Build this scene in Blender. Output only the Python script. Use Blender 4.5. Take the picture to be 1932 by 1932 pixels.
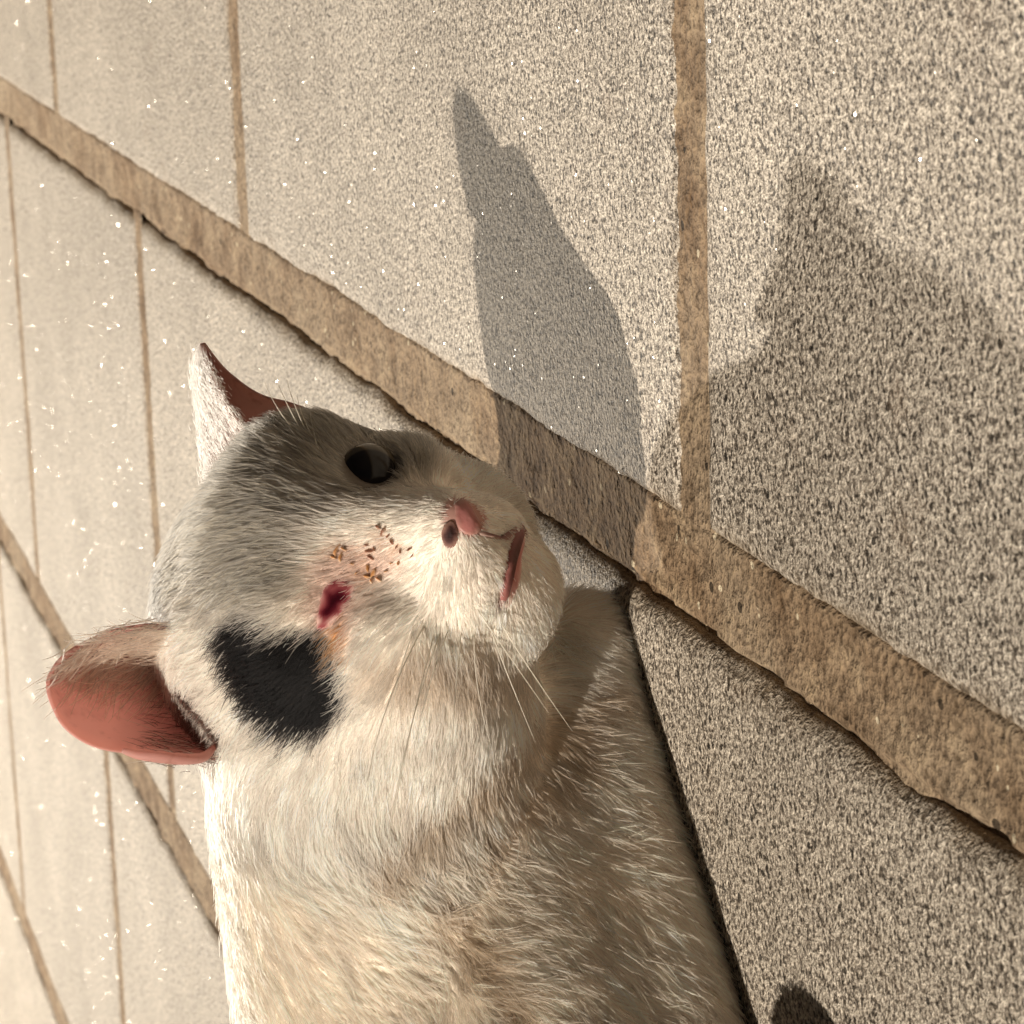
import bpy, math
import numpy as np

for o in list(bpy.data.objects):
    bpy.data.objects.remove(o)
scene = bpy.context.scene
RNG = np.random.default_rng(11)

# ------------------------------------------------------------------ camera
# all modelling numbers are centimetres; CM turns them into metres
CM = 0.01
FPX, HALF = 5500.0, 966.0                       # focal length and half frame in the same unit
PITCH, ROLL, CAMH = math.radians(16.0), math.atan(0.1), 24.5
VIEW = np.array([0, math.cos(PITCH), -math.sin(PITCH)])
RIGHT = np.array([1.0, 0, 0])
UP = np.array([0, math.sin(PITCH), math.cos(PITCH)])
CX = -math.sin(ROLL) * RIGHT - math.cos(ROLL) * UP     # the phone was held on its side
CY = math.cos(ROLL) * RIGHT - math.sin(ROLL) * UP
CAM = np.array([0, 0, CAMH])

cd = bpy.data.cameras.new('camera')
cam = bpy.data.objects.new('camera', cd)
scene.collection.objects.link(cam)
cd.sensor_width = 36.0
cd.lens = 36.0 * FPX / (2 * HALF)
cd.clip_start, cd.clip_end = 0.02, 500.0
from mathutils import Matrix, Vector
cam.matrix_world = Matrix(((CX[0], CY[0], -VIEW[0], 0.0), (CX[1], CY[1], -VIEW[1], 0.0),
                           (CX[2], CY[2], -VIEW[2], CAMH * CM), (0, 0, 0, 1)))
cd.dof.use_dof = True
cd.dof.focus_distance = 0.745
cd.dof.aperture_fstop = 55.0
scene.camera = cam

# ------------------------------------------------------------------ world, sun, lamp, exposure
w = bpy.data.worlds.new('World'); scene.world = w; w.use_nodes = True
nt = w.node_tree; nt.nodes.clear()
sky = nt.nodes.new('ShaderNodeTexSky'); sky.sky_type = 'NISHITA'; sky.sun_disc = False
SUN_TO = np.array([-0.53, -0.50, 0.685]); SUN_TO = SUN_TO / np.linalg.norm(SUN_TO)
sky.sun_elevation = math.asin(SUN_TO[2]); sky.sun_rotation = math.atan2(SUN_TO[0], SUN_TO[1])
bg = nt.nodes.new('ShaderNodeBackground'); bg.inputs['Strength'].default_value = 0.003
wo = nt.nodes.new('ShaderNodeOutputWorld')
nt.links.new(sky.outputs[0], bg.inputs[0]); nt.links.new(bg.outputs[0], wo.inputs[0])

sd = bpy.data.lights.new('sun', 'SUN'); sd.energy = 4.1; sd.angle = math.radians(0.6); sd.color = (1.0, 0.91, 0.79)
so = bpy.data.objects.new('sun', sd); scene.collection.objects.link(so)
so.rotation_euler = Vector(SUN_TO).to_track_quat('Z', 'Y').to_euler()

# the second shadow of the photograph: a street lamp behind the cat, out of the picture
LAMP_TO = np.array([-0.062, 0.87, 0.458]); LAMP_TO = LAMP_TO / np.linalg.norm(LAMP_TO)
ld = bpy.data.lights.new('street_lamp_light', 'POINT'); ld.energy = 760.0; ld.shadow_soft_size = 0.04; ld.color = (1.0, 0.90, 0.76)
lo = bpy.data.objects.new('street_lamp_light', ld); scene.collection.objects.link(lo)
lo.location = Vector(np.array([-0.02, 0.77, 0.08]) + LAMP_TO * 5.0)

scene.view_settings.view_transform = 'Standard'
scene.view_settings.look = 'None'
scene.view_settings.exposure = 0.15
scene.view_settings.gamma = 1.0
scene.view_settings.use_curve_mapping = False
scene.render.engine = 'CYCLES'
cy = scene.cycles
cy.max_bounces = 10; cy.diffuse_bounces = 3; cy.glossy_bounces = 4; cy.transmission_bounces = 8; cy.transparent_max_bounces = 8
cy.use_denoising = True
cy.sample_clamp_indirect = 6.0


# ------------------------------------------------------------------ helpers
def ray(u, v):
    return VIEW + ((u - HALF) / FPX) * CX - ((v - HALF) / FPX) * CY

def on_ground(u, v, z=0.0):
    d = ray(u, v); return CAM + d * ((z - CAM[2]) / d[2])

def at_y(u, v, y):
    d = ray(u, v); return CAM + d * (y / d[1])

def proj(P):
    q = np.asarray(P, float) - CAM; z = q @ VIEW
    return np.stack([HALF + FPX * (q @ CX) / z, HALF - FPX * (q @ CY) / z], -1)

def link_mesh(name, V, F, mat=None, parent=None, smooth=True):
    me = bpy.data.meshes.new(name)
    V = np.asarray(V, float) * CM
    me.from_pydata(V.tolist(), [], F if isinstance(F, list) else F.tolist())
    me.update()
    if smooth:
        me.polygons.foreach_set('use_smooth', [True] * len(me.polygons))
    o = bpy.data.objects.new(name, me)
    scene.collection.objects.link(o)
    if mat: me.materials.append(mat)
    if parent: o.parent = parent
    return o

def mat_new(name):
    m = bpy.data.materials.new(name); m.use_nodes = True
    nt = m.node_tree; nt.nodes.clear()
    out = nt.nodes.new('ShaderNodeOutputMaterial')
    return m, nt, out

def N(nt, typ, **kw):
    n = nt.nodes.new(typ)
    for k, v in kw.items():
        if k in n.inputs: n.inputs[k].default_value = v
        else: setattr(n, k, v)
    return n

def ramp(nt, src, stops):
    r = nt.nodes.new('ShaderNodeValToRGB')
    while len(r.color_ramp.elements) < len(stops): r.color_ramp.elements.new(0.5)
    for e, (p, c) in zip(r.color_ramp.elements, stops):
        e.position = p; e.color = (*c, 1) if len(c) == 3 else c
    nt.links.new(src, r.inputs[0]); return r

def mix(nt, fac, a, b, mode='MIX'):
    m = nt.nodes.new('ShaderNodeMix'); m.data_type = 'RGBA'; m.blend_type = mode
    if isinstance(fac, (int, float)): m.inputs[0].default_value = fac
    else: nt.links.new(fac, m.inputs[0])
    for s, x in ((6, a), (7, b)):
        if isinstance(x, tuple): m.inputs[s].default_value = (*x, 1)
        else: nt.links.new(x, m.inputs[s])
    return m.outputs[2]

def math_n(nt, op, a, b=None, clamp=False):
    m = nt.nodes.new('ShaderNodeMath'); m.operation = op; m.use_clamp = clamp
    for i, x in enumerate((a, b)):
        if x is None: continue
        if isinstance(x, (int, float)): m.inputs[i].default_value = x
        else: nt.links.new(x, m.inputs[i])
    return m.outputs[0]


# ------------------------------------------------------------------ materials of the pavement
def stone_material():
    m, nt, out = mat_new('granular_stone')
    L = nt.links
    geo = nt.nodes.new('ShaderNodeNewGeometry'); P = geo.outputs['Position']
    big = N(nt, 'ShaderNodeTexNoise', Scale=9.0, Detail=3.0); L.new(P, big.inputs['Vector'])
    gr = N(nt, 'ShaderNodeTexNoise', Scale=660.0, Detail=2.0, Roughness=0.6); L.new(P, gr.inputs['Vector'])
    gr2 = N(nt, 'ShaderNodeTexNoise', Scale=1700.0, Detail=1.0); L.new(P, gr2.inputs['Vector'])
    vo = N(nt, 'ShaderNodeTexVoronoi', Scale=950.0); L.new(P, vo.inputs['Vector'])
    c1 = ramp(nt, gr.outputs['Fac'], [(0.31, (0.05, 0.044, 0.038)), (0.41, (0.27, 0.24, 0.21)), (0.50, (0.52, 0.475, 0.42)), (0.62, (0.72, 0.67, 0.60))])
    c2 = ramp(nt, gr2.outputs['Fac'], [(0.3, (0.45, 0.42, 0.38)), (0.55, (1.0, 1.0, 1.0)), (0.8, (1.12, 1.1, 1.08))])
    col = mix(nt, 1.0, c1.outputs[0], c2.outputs[0], 'MULTIPLY')
    # single grains of differing tint
    sep = nt.nodes.new('ShaderNodeSeparateColor'); L.new(vo.outputs['Color'], sep.inputs[0])
    gt = ramp(nt, sep.outputs[0], [(0.0, (0.17, 0.155, 0.14)), (0.14, (0.50, 0.47, 0.44)), (0.22, (0.95, 0.93, 0.90)), (0.6, (1.05, 1.03, 1.0)), (1.0, (1.3, 1.28, 1.24))])
    col = mix(nt, 1.0, col, gt.outputs[0], 'MULTIPLY')
    # sparse black mineral flecks
    vb = N(nt, 'ShaderNodeTexVoronoi', Scale=270.0); L.new(P, vb.inputs['Vector'])
    sb = nt.nodes.new('ShaderNodeSeparateColor'); L.new(vb.outputs['Color'], sb.inputs[0])
    near = math_n(nt, 'LESS_THAN', vb.outputs['Distance'], 0.26)
    fl = math_n(nt, 'MULTIPLY', near, math_n(nt, 'GREATER_THAN', sb.outputs[1], 0.89))
    col = mix(nt, math_n(nt, 'MULTIPLY', fl, 0.85), col, (0.02, 0.017, 0.014))
    # soft blotches and brown stains
    bl = ramp(nt, big.outputs['Fac'], [(0.3, (0.83, 0.81, 0.78)), (0.7, (1.09, 1.08, 1.06))])
    col = mix(nt, 1.0, col, bl.outputs[0], 'MULTIPLY')
    st = N(nt, 'ShaderNodeTexNoise', Scale=28.0, Detail=4.0, Roughness=0.65); L.new(P, st.inputs['Vector'])
    sr = ramp(nt, st.outputs['Fac'], [(0.60, (0, 0, 0)), (0.76, (1, 1, 1))])
    col = mix(nt, math_n(nt, 'MULTIPLY', sr.outputs[0], 0.35), col, (0.24, 0.16, 0.10))
    oi = nt.nodes.new('ShaderNodeObjectInfo')
    tv = ramp(nt, oi.outputs['Random'], [(0.0, (0.93, 0.925, 0.92)), (0.5, (1.0, 0.985, 0.96)), (1.0, (1.05, 1.05, 1.05))])
    col = mix(nt, 1.0, col, tv.outputs[0], 'MULTIPLY')
    # mortar sand smeared over the edges of the slab
    sa = nt.nodes.new('ShaderNodeAttribute'); sa.attribute_name = 'sand'
    col = mix(nt, math_n(nt, 'MULTIPLY', sa.outputs['Fac'], 0.85), col, mix(nt, gr.outputs['Fac'], (0.12, 0.08, 0.045), (0.38, 0.28, 0.175)))
    # relief
    bsum = math_n(nt, 'ADD', math_n(nt, 'MULTIPLY', gr.outputs['Fac'], 1.0), math_n(nt, 'MULTIPLY', gr2.outputs['Fac'], 0.4))
    bump = N(nt, 'ShaderNodeBump', Strength=0.85, Distance=0.0016); L.new(bsum, bump.inputs['Height'])
    # mica: a few grains are small mirrors with a tilt of their own
    vm = N(nt, 'ShaderNodeTexVoronoi', Scale=1150.0); L.new(P, vm.inputs['Vector'])
    vs = nt.nodes.new('ShaderNodeVectorMath'); vs.operation = 'SUBTRACT'; L.new(vm.outputs['Color'], vs.inputs[0]); vs.inputs[1].default_value = (0.5, 0.5, 0.5)
    vsc = nt.nodes.new('ShaderNodeVectorMath'); vsc.operation = 'SCALE'; L.new(vs.outputs[0], vsc.inputs[0]); vsc.inputs['Scale'].default_value = 0.9
    va = nt.nodes.new('ShaderNodeVectorMath'); va.operation = 'ADD'; L.new(vsc.outputs[0], va.inputs[0]); L.new(geo.outputs['Normal'], va.inputs[1])
    vn = nt.nodes.new('ShaderNodeVectorMath'); vn.operation = 'NORMALIZE'; L.new(va.outputs[0], vn.inputs[0])
    sm = nt.nodes.new('ShaderNodeSeparateColor'); L.new(vm.outputs['Color'], sm.inputs[0])
    fleck = math_n(nt, 'MULTIPLY', math_n(nt, 'GREATER_THAN', math_n(nt, 'FRACT', math_n(nt, 'MULTIPLY', sm.outputs[0], 37.0)), 0.915), math_n(nt, 'LESS_THAN', vm.outputs['Distance'], 0.34))
    bs = N(nt, 'ShaderNodeBsdfPrincipled', Roughness=0.55); bs.inputs['Specular IOR Level'].default_value = 0.25
    L.new(col, bs.inputs['Base Color']); L.new(bump.outputs[0], bs.inputs['Normal'])
    gl = N(nt, 'ShaderNodeBsdfGlossy', Roughness=0.16); gl.inputs['Color'].default_value = (0.75, 0.72, 0.66, 1); L.new(vn.outputs[0], gl.inputs['Normal'])
    ms = nt.nodes.new('ShaderNodeMixShader'); L.new(math_n(nt, 'MULTIPLY', fleck, 0.55), ms.inputs[0]); L.new(bs.outputs[0], ms.inputs[1]); L.new(gl.outputs[0], ms.inputs[2])
    L.new(ms.outputs[0], out.inputs['Surface'])
    return m

def mortar_material():
    m, nt, out = mat_new('sandy_mortar')
    L = nt.links
    geo = nt.nodes.new('ShaderNodeNewGeometry'); P = geo.outputs['Position']
    a = N(nt, 'ShaderNodeTexNoise', Scale=60.0, Detail=5.0, Roughness=0.6); L.new(P, a.inputs['Vector'])
    b = N(nt, 'ShaderNodeTexNoise', Scale=480.0, Detail=3.0); L.new(P, b.inputs['Vector'])
    c1 = ramp(nt, a.outputs['Fac'], [(0.3, (0.14, 0.085, 0.045)), (0.5, (0.25, 0.172, 0.106)), (0.7, (0.36, 0.265, 0.17))])
    c2 = ramp(nt, b.outputs['Fac'], [(0.28, (0.45, 0.42, 0.38)), (0.5, (1, 1, 1)), (0.75, (1.25, 1.22, 1.15))])
    col = mix(nt, 1.0, c1.outputs[0], c2.outputs[0], 'MULTIPLY')
    du = N(nt, 'ShaderNodeTexNoise', Scale=7.0, Detail=4.0, Roughness=0.6); L.new(P, du.inputs['Vector'])
    dr = ramp(nt, du.outputs['Fac'], [(0.45, (0, 0, 0)), (0.68, (1, 1, 1))])
    col = mix(nt, math_n(nt, 'MULTIPLY', dr.outputs[0], 0.6), col, mix(nt, 1.0, (0.385, 0.31, 0.22), c2.outputs[0], 'MULTIPLY'))
    vb = N(nt, 'ShaderNodeTexVoronoi', Scale=240.0); L.new(P, vb.inputs['Vector'])
    sb = nt.nodes.new('ShaderNodeSeparateColor'); L.new(vb.outputs['Color'], sb.inputs[0])
    fl = math_n(nt, 'MULTIPLY', math_n(nt, 'LESS_THAN', vb.outputs['Distance'], 0.25), math_n(nt, 'GREATER_THAN', sb.outputs[1], 0.93))
    col = mix(nt, fl, col, (0.62, 0.52, 0.36))
    vp = N(nt, 'ShaderNodeTexVoronoi', Scale=150.0); L.new(P, vp.inputs['Vector'])
    sp2 = nt.nodes.new('ShaderNodeSeparateColor'); L.new(vp.outputs['Color'], sp2.inputs[0])
    pit = math_n(nt, 'MULTIPLY', math_n(nt, 'LESS_THAN', vp.outputs['Distance'], 0.22), math_n(nt, 'GREATER_THAN', sp2.outputs[1], 0.86))
    col = mix(nt, math_n(nt, 'MULTIPLY', pit, 0.85), col, (0.02, 0.014, 0.009))
    cn = N(nt, 'ShaderNodeTexNoise', Scale=14.0, Detail=6.0, Roughness=0.7); L.new(P, cn.inputs['Vector'])
    crk = ramp(nt, math_n(nt, 'ABSOLUTE', math_n(nt, 'SUBTRACT', cn.outputs['Fac'], 0.47)), [(0.0, (1, 1, 1)), (0.006, (0, 0, 0))])
    col = mix(nt, math_n(nt, 'MULTIPLY', crk.outputs[0], 0.6), col, (0.05, 0.03, 0.018))
    bsum = math_n(nt, 'ADD', a.outputs['Fac'], math_n(nt, 'MULTIPLY', b.outputs['Fac'], 0.8))
    bump = N(nt, 'ShaderNodeBump', Strength=0.9, Distance=0.0022); L.new(bsum, bump.inputs['Height'])
    bs = N(nt, 'ShaderNodeBsdfPrincipled', Roughness=0.85); bs.inputs['Specular IOR Level'].default_value = 0.2
    L.new(col, bs.inputs['Base Color']); L.new(bump.outputs[0], bs.inputs['Normal'])
    L.new(bs.outputs[0], out.inputs['Surface'])
    return m

M_STONE = stone_material()
M_MORTAR = mortar_material()

# smooth value noise for geometry
def vnoise(P, scale, seed=0):
    P = np.asarray(P, float) * scale
    i = np.floor(P).astype(np.int64); f = P - i; f = f * f * (3 - 2 * f)
    def h(ix, iy, iz):
        n = (ix * 374761393 + iy * 668265263 + iz * 2147483647 + seed * 1274126177) & 0x7fffffff
        n = ((n ^ (n >> 13)) * 1274126177) & 0x7fffffff
        return ((n ^ (n >> 16)) & 0xffff) / 65535.0
    r = 0
    for dx in (0, 1):
        for dy in (0, 1):
            for dz in (0, 1):
                wgt = (f[..., 0] if dx else 1 - f[..., 0]) * (f[..., 1] if dy else 1 - f[..., 1]) * (f[..., 2] if dz else 1 - f[..., 2])
                r = r + wgt * h(i[..., 0] + dx, i[..., 1] + dy, i[..., 2] + dz)
    return r * 2 - 1

# ------------------------------------------------------------------ pavement
E1 = np.array([0.248, 0.969]); E1 = E1 / np.linalg.norm(E1)
E2 = np.array([-E1[1], E1[0]])
def grid_xy(s, t): return s[..., None] * E1 + t[..., None] * E2

GROUND = 3000.0
gv = [(-GROUND, -GROUND, -0.9), (GROUND, -GROUND, -0.9), (GROUND, GROUND, -0.9), (-GROUND, GROUND, -0.9)]
ground = link_mesh('pavement', gv, [(0, 1, 2, 3)], M_MORTAR, smooth=False)
ground['kind'] = 'structure'

TJ = {0: -17.6, 1: 19.4, 2: 55.0, 3: 89.3}          # long joints
ROW_S0 = {-1: 40.0, 0: 66.8, 1: 44.8, 2: 67.5, 3: 96.0}
ROW_P = {-1: 54.5, 0: 55.4, 1: 52.6, 2: 53.3, 3: 54.0}
LONG_W, CROSS_W = 2.7, 1.6
def joint_s(row, k):
    return ROW_S0[row] + (k + 1 if (row == 1 and k >= 1) else k) * ROW_P[row]      # one long slab lies under the cat

def line_steps(a, b, edge, n_in):
    """parameters from a to b: dense at the rounded edges"""
    e = np.array([0, .12, .28, .5, .8])
    mid = np.linspace(a + edge, b - edge, n_in + 2)
    return np.concatenate([a + e[:-1] * edge / .8, mid, (b - e[:-1] * edge / .8)[::-1]])

def paving_stone(s0, s1, t0, t1, seed, fine):
    ns, ntt = (260, 170) if fine else (46, 32)
    S = line_steps(s0, s1, 0.9, ns); T = line_steps(t0, t1, 0.9, ntt)
    SS, TT = np.meshgrid(S, T, indexing='ij')
    # ragged outline: the whole slab is warped a little near its border
    ds = np.minimum(SS - s0, s1 - SS); dt = np.minimum(TT - t0, t1 - TT)
    p3 = np.stack([SS, TT, np.zeros_like(SS) + seed], -1)
    amp = 0.13
    rag = lambda k: vnoise(p3, 0.35, k) * 0.16 + vnoise(p3, 1.1, k + 1) * amp + vnoise(p3, 3.2, k + 2) * 0.035
    SSw = SS + rag(3) * np.exp(-ds / 1.2); TTw = TT + rag(9) * np.exp(-dt / 1.2)
    d = np.minimum(ds, dt)
    z = -0.26 * np.exp(-(d / 0.22) ** 1.5) - 0.03 * np.exp(-d / 0.9)
    z = z + 0.035 * vnoise(p3, 0.16, 21) + 0.02 * vnoise(p3, 1.5, 22) + 0.03 * vnoise(p3, 3.5, 23) * np.exp(-d / 0.5)
    xy = grid_xy(SSw, TTw)
    a, b = SS.shape
    V = np.concatenate([xy, z[..., None]], -1).reshape(-1, 3)
    idx = np.arange(a * b).reshape(a, b)
    F = np.stack([idx[:-1, :-1], idx[1:, :-1], idx[1:, 1:], idx[:-1, 1:]], -1).reshape(-1, 4)
    # side skirt down into the bed
    ring = np.concatenate([idx[:, 0], idx[-1, 1:], idx[-2::-1, -1], idx[0, -2:0:-1]])
    base = len(V); low = V[ring].copy(); low[:, 2] = -0.85
    V = np.concatenate([V, low]); n = len(ring); k = np.arange(n)
    Fs = np.stack([ring, base + k, base + (k + 1) % n, ring[(k + 1) % n]], -1)
    o = link_mesh('paving_stone', V, np.concatenate([F, Fs]), M_STONE, ground)
    ed = np.clip(np.exp(-d / 0.30) * (1.0 + 0.9 * vnoise(p3, 0.6, 27) + 0.6 * vnoise(p3, 2.4, 28)), 0, 1).reshape(-1)
    at = o.data.attributes.new('sand', 'FLOAT', 'POINT'); at.data.foreach_set('value', np.concatenate([ed, np.ones(n)]).astype(np.float32))
    return o

seed = 0
for row in (-1, 0, 1, 2, 3):
    ta = (TJ[row] if row in TJ else TJ[0] - 36.4) + LONG_W / 2
    tb = (TJ[row + 1] if row + 1 in TJ else TJ[3] + 35.5) - LONG_W / 2
    pit = ROW_P[row]
    n0 = -2
    for k in range(-2, 6):
        sa = joint_s(row, k); pit = joint_s(row, k + 1) - sa
        if sa + pit < -30 or sa > 330: continue
        seed += 1
        cs = np.array([[sa, ta], [sa + pit, ta], [sa, tb], [sa + pit, tb], [sa + pit / 2, (ta + tb) / 2]])
        cxy = grid_xy(cs[:, 0], cs[:, 1]); near = np.min(np.abs(cxy[:, 1] - 75)) < 55 and row in (0, 1)
        paving_stone(sa + CROSS_W / 2, sa + pit - CROSS_W / 2, ta, tb, seed * 7.3, near)

def joint_strip(name_, s0, s1, t0, t1, long_axis, step, seed):
    """sandy mortar in one joint: highest at its right-hand side, sunk along the other"""
    if long_axis == 's':
        A = np.arange(s0, s1, step); B = np.linspace(t0 - 0.5, t1 + 0.5, max(6, int((t1 - t0 + 1) / 0.11)))
        SS, TT = np.meshgrid(A, B, indexing='ij'); q = (TT - t0) / (t1 - t0)
    else:
        A = np.linspace(s0 - 0.5, s1 + 0.5, max(6, int((s1 - s0 + 1) / 0.11))); B = np.arange(t0, t1, step)
        SS, TT = np.meshgrid(A, B, indexing='ij'); q = np.full_like(SS, 0.35)
    p3 = np.stack([SS, TT, np.zeros_like(SS) + seed], -1)
    qe = q + 0.10 * vnoise(p3, 0.5, 31) + 0.05 * vnoise(p3, 2.1, 32)
    z = -0.10 - 0.42 * np.clip((qe - 0.84) / 0.10, 0, 1) * np.clip(0.85 + 0.6 * vnoise(p3, 0.22, 36), 0.35, 1.2) + 0.035 * vnoise(p3, 0.7, 33) + 0.035 * vnoise(p3, 2.6, 34) + 0.022 * vnoise(p3, 6.0, 35)
    if long_axis == 's':
        z = z + 0.04 * np.clip(0.25 - qe, 0, 1) / 0.25 - 0.4 * np.clip((np.abs(q - 0.5) - 0.56) / 0.12, 0, 1)
    else:
        e_ = np.minimum(TT - t0, t1 - TT); z = z - 0.5 * np.clip((0.3 - e_) / 0.3, 0, 1) ** 2
    xy = grid_xy(SS, TT); a, b = SS.shape
    V = np.concatenate([xy, z[..., None]], -1).reshape(-1, 3)
    idx = np.arange(a * b).reshape(a, b)
    F = np.stack([idx[:-1, :-1], idx[1:, :-1], idx[1:, 1:], idx[:-1, 1:]], -1).reshape(-1, 4)
    return link_mesh('mortar_joint', V, F, M_MORTAR, ground)

for k, t in TJ.items():
    joint_strip('long', -20.0, 330.0, t - LONG_W / 2, t + LONG_W / 2, 's', 0.16 if k == 1 else 0.5, k * 3.1)
for row in (0, 1, 2):
    for k in range(-1, 5):
        s = joint_s(row, k)
        if s < -20 or s > 320: continue
        joint_strip('cross', s - CROSS_W / 2, s + CROSS_W / 2, TJ[row] + LONG_W / 2 - 0.9, TJ[row + 1] - LONG_W / 2 + 0.9, 't', 0.16 if (row == 0 and k == 0) else 0.5, row * 9.7 + k)

# ------------------------------------------------------------------ the cat: frames
HS = 0.96                                                   # size of the head
HO = CAM + HS * (np.array([-1.964, 77.0, 6.867]) - CAM)                      # head origin
HM = np.array([[-0.778, 0.48, 0.406], [-0.476, -0.872, 0.12], [0.411, -0.1, 0.906]])   # columns: its right, forward, up
HM = np.linalg.qr(HM)[0] * np.sign(np.diag(np.linalg.qr(HM)[1]))
def to_world(p): return np.asarray(p, float) @ HM.T * HS + HO
def to_head(P): return (np.asarray(P, float) - HO) @ HM / HS
def head_at(u, v, yl):
    """head-frame point seen at (u, v) whose forward coordinate is yl"""
    d = ray(u, v); f = HM[:, 1]
    t = (yl * HS - (CAM - HO) @ f) / (d @ f)
    return to_head(CAM + t * d)

EYE_L = head_at(702, 882, 3.15)
EYE_R = head_at(632, 1132, 3.30)
NOSE = head_at(884, 974, 5.75)
MOUTH = head_at(985, 990, 5.0)
CORNER = head_at(950, 1140, 3.7)
CHIN = head_at(1035, 1085, 4.2)
BAX = np.array([-0.816, -0.578, 0.0])                      # from chest to rump
BPX = np.array([-0.578, 0.816, 0.0])                       # away from the near side
CON = np.array([-2.65, 75.7, 0.0])                         # where the near side meets the stone
def body_at(t, off, z): return CON + t * BAX + off * BPX + np.array([0, 0, z])

# ------------------------------------------------------------------ signed distance of the body
def ell(P, c, r, M=None):
    q = P - np.asarray(c, np.float32)
    if M is not None: q = q @ np.asarray(M, np.float32)
    r = np.asarray(r, np.float32)
    k0 = np.sqrt(((q / r) ** 2).sum(-1)); k1 = np.sqrt(((q / (r * r)) ** 2).sum(-1)) + 1e-9
    return k0 * (k0 - 1) / k1
def cone(P, a, b, ra, rb):
    a = np.asarray(a, np.float32); b = np.asarray(b, np.float32); ab = b - a
    h = np.clip(((P - a) @ ab) / (ab @ ab), 0, 1)
    return np.sqrt(((P - a - h[..., None] * ab) ** 2).sum(-1)) - (ra + (rb - ra) * h)
def smin(a, b, k):
    h = np.clip(0.5 + 0.5 * (b - a) / k, 0, 1); return b + (a - b) * h - k * h * (1 - h)
def smax(a, b, k): return -smin(-a, -b, k)

def head_sdf(q):
    d = ell(q, (-0.15, -1.4, 1.35), (4.45, 4.6, 3.95))
    for s, w_ in ((-1, 0.0), (1, 0.0)):
        d = smin(d, ell(q, (s * 2.7, 0.5 if s > 0 else -0.8, -2.0), (2.25, 2.75, 2.2) if s > 0 else (2.5, 2.8, 2.5)), 1.0)
    d = smin(d, ell(q, (-2.9, -2.0, -1.0), (2.9, 3.0, 2.9)), 1.0)          # ruff of the far cheek
    d = smin(d, ell(q, (2.2, 1.5, 2.0), (1.7, 1.5, 1.4)), 1.0)           # brows
    d = smin(d, ell(q, (-2.55, 1.0, 2.1), (1.7, 1.7, 1.9)), 1.0)
    d = smin(d, ell(q, (-0.7, 1.2, 2.7), (2.7, 1.5, 1.8)), 1.0)           # forehead
    d = smin(d, ell(q, (2.3, 1.9, -0.4), (1.75, 1.75, 1.7)), 0.9)        # cheekbones
    d = smin(d, ell(q, (2.1, 2.3, -1.8), (1.75, 1.75, 1.55)), 0.9)
    d = smin(d, ell(q, (-2.2, 1.7, -0.1), (1.75, 2.0, 1.75)), 0.9)
    d = smin(d, cone(q, (0.0, 1.8, 1.5), NOSE + np.array([-0.15, -1.15, 0.45]), 1.9, 0.95), 1.0)
    d = smin(d, ell(q, (0.1, 3.0, -1.7), (2.0, 2.1, 1.6)), 0.8)
    d = smin(d, ell(q, (1.0, 4.25, -2.25), (1.2, 1.2, 0.92)), 0.8)       # muzzle
    d = smin(d, ell(q, (-0.35, 4.1, -2.3), (0.95, 1.15, 0.9)), 0.6)
    d = smin(d, ell(q, (0.35, 2.25, -3.25), (1.8, 2.25, 1.4)), 0.9)
    d = smin(d, ell(q, CHIN + np.array([-0.0, -1.5, 0.55]), (1.15, 1.1, 0.88)), 0.9)
    d = smin(d, ell(q, NOSE + np.array([-0.15, -0.66, 0.05]), (0.42, 0.38, 0.32)), 0.6)
    # eye sockets
    d = smax(d, -(ell(q, EYE_L + np.array([0, 0.75, 0]), (0.88, 0.85, 0.68))), 0.35)
    d = smax(d, -(ell(q, EYE_R + np.array([0.1, 0.55, -0.05]), (0.55, 0.55, 0.25))), 0.3)
    # the line of the mouth
    d = smax(d, -cone(q, MOUTH + np.array([0, -0.1, 0]), CORNER + np.array([0, 0.0, 0]), 0.11, 0.11), 0.2)
    return d

def body_sdf(P):
    d = cone(P, body_at(2.5, 5.4, 5.0), body_at(12, 5.8, 4.8), 4.5, 4.7)
    d = smin(d, cone(P, body_at(13, 5.8, 4.8), body_at(30, 5.8, 5.4), 4.7, 5.6), 1.5)
    # neck and nape
    d = smin(d, cone(P, to_world((0.7, -1.6, -0.6)), body_at(7.0, 5.9, 6.8), 4.4, 4.6), 1.8)
    # near shoulder, upper arm and the forearm folded along the stone
    sh = cone(P, body_at(3.0, 3.3, 3.6), body_at(18, 3.9, 4.6), 3.4, 4.2)
    sh = smin(sh, cone(P, body_at(0.9, 1.45, 1.5), body_at(3.0, 3.3, 3.6), 1.4, 3.0), 0.8)
    sh = smin(sh, cone(P, body_at(0.7, 1.2, 1.1), body_at(15.0, 1.25, 1.3), 1.05, 1.3), 1.6)
    d = smin(d, sh, 0.2)
    # ribcage behind the elbow and the near haunch
    d = smin(d, ell(P, body_at(18.3, 4.4, 4.4), (5.8, 4.7, 4.5), np.stack([BAX, BPX, [0, 0, 1]], 1)), 0.35)
    d = smin(d, ell(P, body_at(25.5, 1.3, 4.0), (5.6, 4.2, 4.6), np.stack([BAX, BPX, [0, 0, 1]], 1)), 0.6)
    d = smin(d, cone(P, body_at(19.8, -2.8, 2.4), body_at(27.0, 0.5, 3.4), 2.6, 3.2), 0.6)
    # far foreleg lying beside the chest
    d = smin(d, cone(P, body_at(0.5, 7.5, 1.3), body_at(7, 8.5, 3), 1.3, 2.6), 0.6)
    return d

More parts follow.
